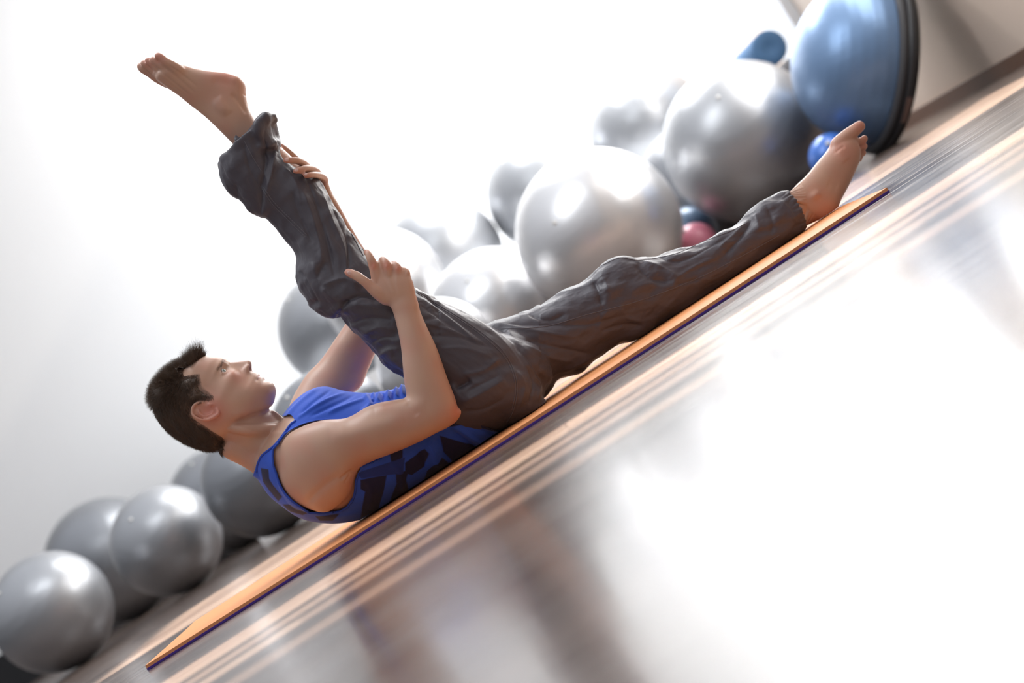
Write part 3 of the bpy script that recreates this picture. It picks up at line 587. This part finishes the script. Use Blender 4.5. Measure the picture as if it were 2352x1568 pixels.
# upper lashes
for s in (-1, 1):
    c = h2p(np.array(0.), np.array(72.3), np.array(s * 32.5)); rt = []; dd = []
    for t in np.linspace(-1, 1, 60):
        rt.append(h2p(np.array(-7.0 * (1 - t * t) + 1.5 * t), np.array(85.0 - 7.0 * t * t - 3.0 * t), np.array(s * (32.5 + 13.0 * t)))); dd.append(eb3 * 0.9 - ea3 * 0.5 + np.array((0, s * 0.5 * t, 0)))
    obj('eyelashes', *strands(np.array(rt), np.array(dd), np.random.uniform(.005, .008, 60), .00022, 3, 0.3), M['hair'], PR)

# nails
def nail(p, ax, nrm_, l, wd):
    ax = ax / np.linalg.norm(ax); nrm_ = nrm_ - ax * (nrm_ @ ax); nrm_ /= np.linalg.norm(nrm_); sd = np.cross(ax, nrm_)
    R = [[p + nrm_ * (h_ - 0.0012 * (r_ * math.sin(t)) ** 2) + ax * l * r_ * math.cos(t) + sd * wd * r_ * math.sin(t) for t in np.linspace(0, 2 * math.pi, 24, endpoint=False)] for r_, h_ in ((1.0, -.0012), (1.02, 0.0002), (.8, .0009), (.3, .0012))]
    obj('nail', *skinrings(np.array(R)), M['nail'], PR)
def nail_on(px, py, D, dirpx, l, wd):
    c = P(px, py, D); o_ = np.array((0, 0, H)); d = c - o_; d /= np.linalg.norm(d)
    hit = bv_body.ray_cast(Vector(o_), Vector(d))
    if hit[0] is None: return
    nail(np.array(hit[0]), P(px + dirpx[0], py + dirpx[1], D) - P(px, py, D), np.array(hit[1]), l, wd)
nail_on(804, 626.5, 3.44, (-15, -6), .0062, .0048)
nail_on(659, 366.5, 3.52, (-15, 2), .0050, .0040)
nail_on(681, 390.5, 3.52, (-12, 4), .0048, .0038)
nail_on(703, 399.5, 3.52, (-12, 4), .0042, .0034)

# ------------------------------------------------------------------ trousers
T_N = [(560, 395, 630, 345, 3.605, 0.040), (535, 385, 622, 310, 3.603, 0.058), (512, 376, 622, 280, 3.602, 0.066), (503, 373, 634, 268, 3.60, 0.073), (506, 400, 638, 300, 3.60, 0.077), (524, 436, 641, 332, 3.598, 0.076), (552, 462, 655, 360, 3.596, 0.072),
       (596, 500, 706, 392, 3.594, 0.070), (616, 506, 740, 418, 3.592, 0.071), (652, 548, 766, 462, 3.588, 0.072), (679, 588, 800, 520, 3.582, 0.073), (681, 648, 840, 578, 3.575, 0.075), (706, 694, 880, 612, 3.568, 0.078), (744, 724, 925, 640, 3.562, 0.081), (782, 730, 968, 668, 3.558, 0.083),
       (812, 765, 1020, 697, 3.556, 0.086), (846, 795, 1075, 722, 3.554, 0.090), (878, 836, 1130, 752, 3.552, 0.094), (922, 866, 1178, 790, 3.552, 0.098), (975, 900, 1212, 842, 3.558, 0.100), (1040, 935, 1240, 893, 3.565, 0.102), (1100, 960, 1250, 915, 3.58, 0.095)]
HIP = [(1156, 988, 945, 880, 3.63, 0.170), (1180, 978, 985, 830, 3.63, 0.178), (1218, 952, 1040, 800, 3.635, 0.182), (1248, 918, 1100, 775, 3.645, 0.165), (1255, 895, 1140, 762, 3.66, 0.13)]
T_F = [(1040, 800, 1190, 955, 3.69, 0.085), (1105, 748, 1240, 920, 3.70, 0.098), (1165, 728, 1258, 905, 3.71, 0.100), (1216, 711, 1280, 876, 3.72, 0.098), (1255, 690, 1308, 864, 3.73, 0.095), (1295, 667, 1338, 855, 3.735, 0.092), (1345, 642, 1372, 822, 3.745, 0.088),
       (1385, 606, 1424, 792, 3.75, 0.084), (1425, 589, 1470, 782, 3.758, 0.080), (1470, 592, 1506, 760, 3.765, 0.077), (1505, 590, 1545, 738, 3.77, 0.074), (1545, 572, 1590, 710, 3.78, 0.072), (1590, 562, 1630, 682, 3.785, 0.069), (1640, 538, 1686, 650, 3.79, 0.066),
       (1690, 514, 1738, 615, 3.80, 0.063), (1724, 482, 1785, 583, 3.805, 0.061), (1762, 452, 1822, 558, 3.81, 0.058), (1796, 440, 1847, 540, 3.815, 0.053), (1812, 444, 1853, 524, 3.818, 0.046), (1800, 462, 1835, 520, 3.82, 0.038), (1770, 482, 1805, 540, 3.82, 0.034)]
tro = [loft(T_N, k=44, n=6), loft(HIP, k=44), loft(T_F, k=44, n=6),
       # turned-up cloth of the cuff standing above the ankle, and the crumpled tie
       ptube([(612, 330, 3.556, .020), (600, 300, 3.548, .024), (608, 278, 3.55, .020), (621, 270, 3.56, .012), (628, 278, 3.575, .010)], flat=1.3), ptube([(575, 345, 3.548, .014), (570, 322, 3.545, .014), (585, 296, 3.548, .014), (604, 274, 3.552, .012)]),
       ptube([(556, 334, 3.556, .008), (548, 322, 3.555, .0095), (543, 314, 3.56, .0065)]), ptube([(572, 322, 3.552, .007), (562, 317, 3.552, .006), (553, 321, 3.556, .006)])]
Vt, Ft = remesh(tro, 0.0028); Et = edges_of(Ft); Vt = smooth(Vt, Et, 8, 1.0, 0.5)
# free folds: anisotropic noise stretched along each fold direction
def fold(V, dirpx, s_along, s_across, off):
    a = np.array((dirpx[0] * CR - dirpx[1] * SR, 0, -dirpx[0] * SR - dirpx[1] * CR)); a /= np.linalg.norm(a); c = np.array((-a[2], 0, a[0]))
    q = np.stack([V @ a * s_along, V @ c * s_across, V[:, 1] * s_across * 0.8], 1) + off
    return np.array([noise.noise(Vector(p)) for p in q])
nt_ = normals(Vt, Ft); q = proj(Vt)
leg_l, tl = seg_dist(q, [(560, 330), (760, 640), (1000, 790)]); isN = (leg_l < 110) & (q[:, 0] < 1010)
bF, tF = seg_dist(q, [(1200, 800), (1450, 690), (1830, 490)]); isF = (q[:, 0] > 1240)
thigh = (q[:, 0] > 900) & (q[:, 0] <= 1260) & ~isF
f1 = fold(Vt, (250, 190), 7, 34, 3.1); f2 = fold(Vt, (60, 100), 8, 36, 9.4); f3 = fold(Vt, (180, -50), 9, 34, 5.5); f4 = fold(Vt, (100, -15), 12, 52, 1.5); f5 = fold(Vt, (60, -60), 16, 38, 7.7)
rid = lambda f, p=1.0: 1 - np.abs(f) * 2.6
hang = np.where(q[:, 0] < 780, 1.0, np.where(q[:, 1] > 700, 0.4, 0.7))
amp = np.zeros(len(Vt))
sh_ = lambda f: np.sign(f) * np.abs(f) ** 0.8 - 0.9 * np.clip(0.12 - np.abs(f), 0, 1)
f2, f3, f4, f5 = sh_(f2), sh_(f3), sh_(f4), sh_(f5)
amp += np.where(isN, 0.0042 * f2 * hang + 0.0022 * f5, 0)
amp += np.where(isN & (q[:, 1] > 690), 0.0030 * f4, 0)
amp += np.where(thigh, 0.0030 * rid(f1) * np.clip((1180 - q[:, 0]) / 200, 0.15, 1) * 0.5 + 0.0010 * f4, 0)
amp += np.where(isF, 0.0040 * f3 + 0.0030 * f5 * (q[:, 0] > 1380), 0)
dh, th_ = seg_dist(q, [(1806, 440), (1832, 465), (1850, 495), (1853, 528), (1845, 542)]); amp += np.exp(-(dh / 16) ** 2) * 0.0028 * np.abs(np.sin(th_ * 34 + 1.5 * f4)) * 1.2
dh, th_ = seg_dist(q, [(503, 372), (535, 335), (565, 305), (590, 275), (606, 262)]); amp += np.exp(-(dh / 9) ** 2) * 0.0018
def rmf(V, dirpx, s1, s2, off):
    a = np.array((dirpx[0] * CR - dirpx[1] * SR, 0, -dirpx[0] * SR - dirpx[1] * CR)); a /= np.linalg.norm(a); c = np.array((-a[2], 0, a[0]))
    qq = np.stack([V @ a * s1, V @ c * s2, V[:, 1] * s2 * 0.7], 1) + off
    r_ = np.array([noise.ridged_multi_fractal(Vector(p), 0.9, 2.1, 4, 1.0, 2.0) for p in qq]); return (r_ - np.median(r_)) * np.clip(np.abs(r_ - np.median(r_)), 0, 1) ** 0.3
gN = rmf(Vt, (60, 100), 9, 24, 3.0); gT = rmf(Vt, (250, 190), 6, 30, 8.0); gF = rmf(Vt, (180, -60), 11, 26, 5.0)
amp += np.clip(np.where(isN, 0.0022 * gN, np.where(isF, 0.0026 * gF, 0.0013 * gT)), -0.004, 0.005) * np.clip(dh / 20, 0.3, 1)
Vt = Vt + nt_ * (amp - 0.0008)[:, None]
nt_ = normals(Vt, Ft)
LT = [  # (polyline, width px, height m): creases seen in the photo
    ([(605, 300), (612, 360), (600, 430), (598, 500)], 6, -.007), ([(640, 310), (632, 350), (622, 400), (612, 450)], 7, .006), ([(560, 330), (572, 380), (590, 420), (600, 450)], 5, -.004), ([(590, 330), (610, 340), (640, 318)], 8, .005), ([(600, 360), (622, 345), (640, 350)], 7, -.005),
    ([(505, 375), (530, 440), (560, 470), (598, 500)], 10, .004), ([(540, 420), (548, 455), (560, 480)], 6, -.003), ([(690, 430), (712, 480), (735, 560), (740, 620)], 8, .006), ([(700, 400), (728, 470), (752, 560), (770, 640)], 6, -.005), ([(735, 430), (760, 500), (790, 570), (800, 640)], 5, .004),
    ([(750, 440), (775, 500), (800, 560), (803, 610)], 4, -.003), ([(670, 440), (690, 500), (720, 560)], 9, -.005), ([(650, 380), (680, 420), (690, 470)], 6, .003), ([(790, 470), (800, 560), (800, 630)], 4, -.004), ([(720, 600), (735, 650), (770, 690)], 10, .006), ([(690, 620), (715, 670), (735, 705)], 8, -.005),
    ([(745, 600), (730, 640), (745, 665)], 8, -.005), ([(740, 655), (790, 640), (830, 660)], 8, .005), ([(700, 690), (745, 720), (782, 728)], 8, .005), ([(782, 700), (830, 678), (880, 690)], 6, -.008), ([(776, 728), (790, 700), (800, 688)], 5, -.006), ([(800, 700), (850, 702), (905, 715)], 8, .004),
    ([(800, 745), (850, 730), (905, 735)], 6, -.004), ([(830, 770), (870, 752), (910, 758)], 7, .004), ([(850, 790), (880, 775), (915, 775)], 5, -.004), ([(870, 820), (890, 805), (920, 800)], 6, .004),
    ([(960, 665), (1020, 715), (1090, 765), (1130, 800)], 5, -.0035), ([(960, 680), (1030, 730), (1100, 790)], 5, .003), ([(955, 665), (1040, 705), (1130, 760), (1180, 810)], 5, .003), ([(965, 700), (1040, 750), (1110, 800)], 5, -.003), ([(970, 740), (1040, 760), (1110, 790)], 5, .003), ([(985, 770), (1060, 775), (1130, 800)], 6, -.003),
    ([(1010, 800), (1070, 800), (1130, 820)], 6, .0025), ([(1045, 890), (1070, 878), (1080, 870)], 9, -.010), ([(1060, 860), (1110, 850), (1150, 820)], 9, .004), ([(1060, 925), (1110, 900), (1160, 870)], 10, .004), ([(1070, 900), (1110, 880), (1150, 860)], 7, -.003), ([(1060, 945), (1110, 940), (1160, 915)], 6, -.003),
    ([(1190, 850), (1205, 890), (1190, 940)], 6, .003), ([(1212, 840), (1225, 880), (1215, 930)], 4, -.004), ([(1230, 860), (1240, 890), (1232, 925)], 4, .003), ([(1180, 790), (1220, 830), (1250, 880)], 8, -.005),
    ([(1120, 745), (1200, 775), (1290, 800), (1370, 815)], 7, -.005), ([(1130, 740), (1230, 760), (1330, 775)], 7, .004), ([(1150, 745), (1250, 745), (1350, 745), (1450, 720)], 7, -.004), ([(1200, 790), (1260, 820), (1320, 830)], 9, .005), ([(1210, 720), (1260, 735), (1300, 720)], 6, -.004), ([(1190, 725), (1215, 705), (1240, 700)], 6, .003),
    ([(1360, 640), (1375, 670), (1382, 700)], 7, -.007), ([(1385, 635), (1400, 670)], 9, .004), ([(1460, 610), (1500, 640), (1548, 645)], 8, -.006), ([(1470, 600), (1520, 615), (1560, 640)], 8, .005), ([(1545, 645), (1600, 610), (1650, 590)], 7, .004), ([(1550, 655), (1610, 640)], 7, -.004),
    ([(1660, 590), (1700, 545), (1730, 500)], 6, -.005), ([(1650, 570), (1690, 535), (1720, 505)], 6, .004), ([(1500, 585), (1560, 600), (1640, 560), (1690, 535)], 5, -.004), ([(1760, 470), (1775, 510), (1770, 540)], 7, -.004), ([(1790, 460), (1810, 480), (1830, 515)], 6, .004), ([(1735, 490), (1745, 530)], 8, .004),
    ([(1480, 750), (1440, 745), (1380, 760)], 9, -.006), ([(1290, 850), (1330, 835), (1390, 800)], 8, .005), ([(1420, 700), (1440, 730), (1480, 740)], 8, .004), ([(1600, 640), (1640, 640), (1690, 610)], 7, .003)]
Vt = sculpt(Vt, nt_, [(a, b_ * 0.85, c * 1.15) for a, b_, c in LT], 0.35, 1.25)
Vt[:, 2] = np.maximum(Vt[:, 2], 0.0145)
Vt = smooth(Vt, Et, 1, 1.0, 0.25)
bv_t = BVHTree.FromPolygons(Vt.tolist(), Ft)
kk = np.where(((pb[:, 0] > 1075) & (pb[:, 0] < 1800)) | ((pb[:, 0] > 1062) & (pb[:, 1] < 900)))[0]
for i in kk:
    h_ = bv_t.find_nearest(Vector(Vb[i]), 0.04)
    if h_[0] is not None and (Vector(Vb[i]) - h_[0]).dot(h_[1]) > -0.004: Vb[i] = np.array(h_[0] - h_[1] * 0.0045)
off_ = np.array(body_o.location); body_o.data.vertices.foreach_set('co', (Vb - off_).ravel()); body_o.data.update()
tro_o = obj('trousers', Vt, Ft, M['trouser'], PR); tro_o['label'] = 'dark grey loose trousers'
def cast(bv, x, y, lift=0.0006):
    d = P(x, y, 1.0) - np.array((0, 0, H)); d /= np.linalg.norm(d); h_ = bv.ray_cast(Vector((0, 0, H)), Vector(d))
    return None if h_[0] is None else np.array(h_[0]) + np.array(h_[1]) * (lift if h_[1].y < 0.2 else -lift)
def on_surface(bv, pl, rad, name, m, parent, step=5, lift=0.0003, flat=1.0, jmp=0.03):
    pl = np.asarray(pl, float); L = np.r_[0, np.cumsum(np.linalg.norm(np.diff(pl, axis=0), axis=1))]; n = max(int(L[-1] / step), 3)
    fine = cr(pl, 8); Lf = np.r_[0, np.cumsum(np.linalg.norm(np.diff(fine, axis=0), axis=1))]; s = np.linspace(0, Lf[-1], n)
    pts = []
    for t in s:
        p = cast(bv, np.interp(t, Lf, fine[:, 0]), np.interp(t, Lf, fine[:, 1]), lift)
        if p is None or (pts and np.linalg.norm(p - pts[-1]) > jmp):
            continue
        pts.append(p)
    if len(pts) > 2: return obj(name, *tube(pts, [rad] * len(pts), k=8, n=2, flat=flat), m, parent)
for pl in ([(957, 668), (1010, 702), (1080, 745), (1150, 800), (1180, 850), (1188, 895), (1180, 940), (1165, 970)], [(957, 672), (1010, 706), (1078, 749), (1146, 804), (1176, 852), (1184, 895), (1176, 940)],
           [(745, 412), (775, 465), (805, 520), (840, 585)], [(740, 414), (770, 467), (800, 523), (834, 586)], [(606, 430), (630, 465), (670, 505), (705, 540)], [(603, 434), (627, 470), (667, 510), (702, 544)], [(562, 325), (580, 360), (600, 392)],
           [(1150, 755), (1250, 750), (1350, 722), (1470, 690), (1600, 640), (1700, 590), (1790, 540)], [(1385, 608), (1425, 592), (1465, 598), (1510, 592), (1560, 580), (1620, 553), (1680, 530), (1715, 512)]):
    on_surface(bv_t, pl, 0.0009, 'seam', M['seam'], tro_o)

# ------------------------------------------------------------------ tank top
R0 = loft(TORSO[1:], n=44, k=700, raw=True); nr, nk = R0.shape[:2]; Vs = R0.reshape(-1, 3).copy()
cen = R0.mean(1)[:, None, :].repeat(nk, 1).reshape(-1, 3)
jj = np.arange(nk); tw = (nk - jj) % nk; twin = (np.arange(nr)[:, None] * nk + tw[None]).ravel()
qs = proj(Vs); far = Vs[:, 1] > cen[:, 1]; qt = qs.copy(); qt[far] = qs[twin][far]
ARMH = [(630, 1027), (628, 1046), (631, 1070), (642, 1098), (658, 1122), (685, 1146), (723, 1168), (750, 1175), (778, 1171), (800, 1157), (810, 1138), (814, 1114), (812, 1082), (800, 1030), (785, 985), (752, 982), (714, 982), (684, 993), (657, 1008)]
NECKL = [(560, 1130), (587, 1085), (590, 1066), (601, 1043), (628, 1021), (650, 994), (666, 972), (676, 966), (668, 955), (650, 958), (640, 940), (560, 900)]
keep = ~inpoly(qt, ARMH) & ~inpoly(qt, NECKL)
Fs = []
for i in range(nr - 1):
    for j in range(nk):
        a = i * nk + j; b_ = i * nk + (j + 1) % nk; f = (a, b_, b_ + nk, a + nk)
        if all(keep[t] for t in f): Fs.append(f)
used = np.unique(np.array(Fs).ravel()); mp = -np.ones(len(Vs), int); mp[used] = np.arange(len(used)); Vs = Vs[used]; Fs = [tuple(mp[t] for t in f) for f in Fs]
Es = edges_of([tuple(f) for f in Fs]); ns = normals(Vs, Fs)
if (ns * (Vs - cen[used])).sum() < 0: Fs = [f[::-1] for f in Fs]; ns = -ns
bv_b = BVHTree.FromPolygons(Vb.tolist(), Fb); qs = proj(Vs)
def outside(V, gap):
    V = V.copy()
    for i in range(len(V)):
        h_ = bv_b.find_nearest(Vector(V[i]), 0.035)
        if h_[0] is None: continue
        sd_ = (Vector(V[i]) - h_[0]).dot(h_[1])
        if sd_ < gap: V[i] += np.array(h_[1]) * min(gap - sd_, 0.03)
    return V
Vs = smooth(outside(Vs, 0.004), Es, 12, 1.0, 0.5); ns = normals(Vs, Fs)
LS = [([(735, 890), (700, 915), (670, 945), (660, 965)], 4, .004), ([(760, 896), (720, 925), (690, 955)], 4, -.003), ([(800, 903), (750, 920), (700, 950), (680, 965)], 4, .004), ([(820, 906), (770, 930), (710, 958)], 4, -.003), ([(845, 915), (800, 930), (750, 950)], 4, .004),
      ([(835, 905), (850, 930), (830, 950)], 6, .006), ([(850, 905), (860, 925)], 4, -.005), ([(872, 905), (868, 925)], 5, .008), ([(882, 905), (880, 925)], 3, -.006), ([(893, 900), (893, 922)], 5, .009), ([(902, 900), (902, 920)], 3, -.006), ([(912, 893), (912, 918)], 5, .009), ([(925, 885), (928, 915)], 5, .008), ([(858, 905), (856, 922)], 4, .007),
      ([(1030, 975), (1060, 990), (1100, 1015), (1120, 1010)], 6, .005), ([(1040, 990), (1070, 1010), (1095, 1030)], 5, -.005), ([(1060, 968), (1100, 985), (1140, 1000)], 6, -.004), ([(980, 1010), (1000, 1050), (1010, 1075)], 8, .006), ([(1000, 1000), (1020, 1040), (1035, 1065)], 7, -.005), ([(960, 1025), (980, 1070)], 7, -.004),
      ([(900, 1060), (920, 1090), (925, 1130)], 7, .004), ([(820, 1090), (850, 1120), (850, 1170)], 9, .003), ([(690, 1165), (760, 1185), (830, 1175)], 6, .002)]
Vs = sculpt(Vs, ns, LS, 0.9)
sh = fold(Vs, (120, -60), 7, 26, 2.2); Vs = Vs + ns * (0.0018 * sh + 0.0015)[:, None]
Vs = outside(smooth(Vs, Es, 3, 1.0, 0.4), 0.0022); Vs[:, 2] = np.maximum(Vs[:, 2], 0.0165)
BLUE = np.array((0.022, 0.10, 0.62)); DARK = np.array((0.006, 0.009, 0.055)); Cs = np.tile(BLUE, (len(Vs), 1)); MID = np.array((0.012, 0.045, 0.30))
def pat(pl, c=DARK):
    k = inpoly(qs, pl); d, _ = seg_dist(qs, list(pl) + [pl[0]]); w_ = np.clip(0.5 + np.where(k, d, -d) / 2.2, 0, 1) * (ns[:, 1] < 0.5); Cs[:] = Cs * (1 - w_[:, None]) + np.array(c) * w_[:, None]
for pl in ([(600, 1074), (618, 1077), (620, 1098), (628, 1112), (649, 1140), (640, 1150), (618, 1124), (606, 1105)], [(650, 1157), (672, 1156), (708, 1176), (696, 1181), (664, 1172)], [(724, 1183), (780, 1178), (764, 1194), (735, 1194)],
           [(828, 1100), (888, 1090), (880, 1130), (868, 1170), (828, 1188), (832, 1160), (838, 1128), (828, 1122)], [(908, 1082), (938, 1080), (932, 1100), (940, 1130), (900, 1155), (895, 1150), (910, 1110)],
           [(930, 1062), (975, 1030), (985, 1040), (975, 1070), (945, 1090), (930, 1085)], [(980, 1080), (1015, 1050), (1030, 1062), (1060, 1060), (1010, 1095), (970, 1115)], [(1010, 1000), (1080, 1020), (1110, 1035), (1050, 1070), (1020, 1040)],
           [(895, 1040), (925, 1030), (925, 1050), (900, 1070)], [(990, 985), (1050, 960), (1100, 965), (1150, 985), (1150, 992), (1110, 985), (1060, 975)], [(940, 1140), (960, 1120), (1000, 1100), (1010, 1095), (950, 1140)]): pat(pl)
pat([(820, 1085), (930, 1050), (925, 1085), (830, 1098)], MID * 0.8)
shirt = obj('tank_top', Vs, Fs, M['shirt'], PR, col=Cs); shirt['label'] = 'blue tank top with dark navy block print'
md = shirt.modifiers.new('thick', 'SOLIDIFY'); md.thickness = 0.0018; md.offset = -1
bv_s = BVHTree.FromPolygons(Vs.tolist(), Fs)
def edge_trim(pl, name, rad, flat):
    """trim laid on the nearest point of the shirt surface along a photo-frame line, near side"""
    pts = []
    for x, y in cr(pl, 5):
        d = P(x, y, 1.0) - np.array((0, 0, H)); d /= np.linalg.norm(d); t = P(x, y, 3.47); h_ = bv_s.ray_cast(Vector((0, 0, H)), Vector(d))
        if h_[0] is not None and h_[0].y < 3.66: p = np.array(h_[0])
        else:
            g = bv_s.find_nearest(Vector(t)); p = np.array(g[0]) if g[0] is not None else None
        if p is None or (pts and np.linalg.norm(p - pts[-1]) > 0.05): continue
        if not pts or np.linalg.norm(p - pts[-1]) > 0.002: pts.append(p)
    obj(name, *tube(pts, [rad] * len(pts), k=10, n=2, flat=flat), M['rib'], shirt)
edge_trim([(655, 1000), (638, 1016), (628, 1028), (626, 1046), (629, 1071), (640, 1099), (656, 1124), (684, 1149), (722, 1171), (750, 1178), (780, 1174), (803, 1159), (813, 1139), (817, 1114), (815, 1084)], 'armhole_trim', 0.0028, 1.0)
edge_trim([(589, 1083), (592, 1066), (603, 1045), (630, 1023), (652, 996), (668, 974), (678, 967)], 'neck_trim', 0.0030, 1.0)
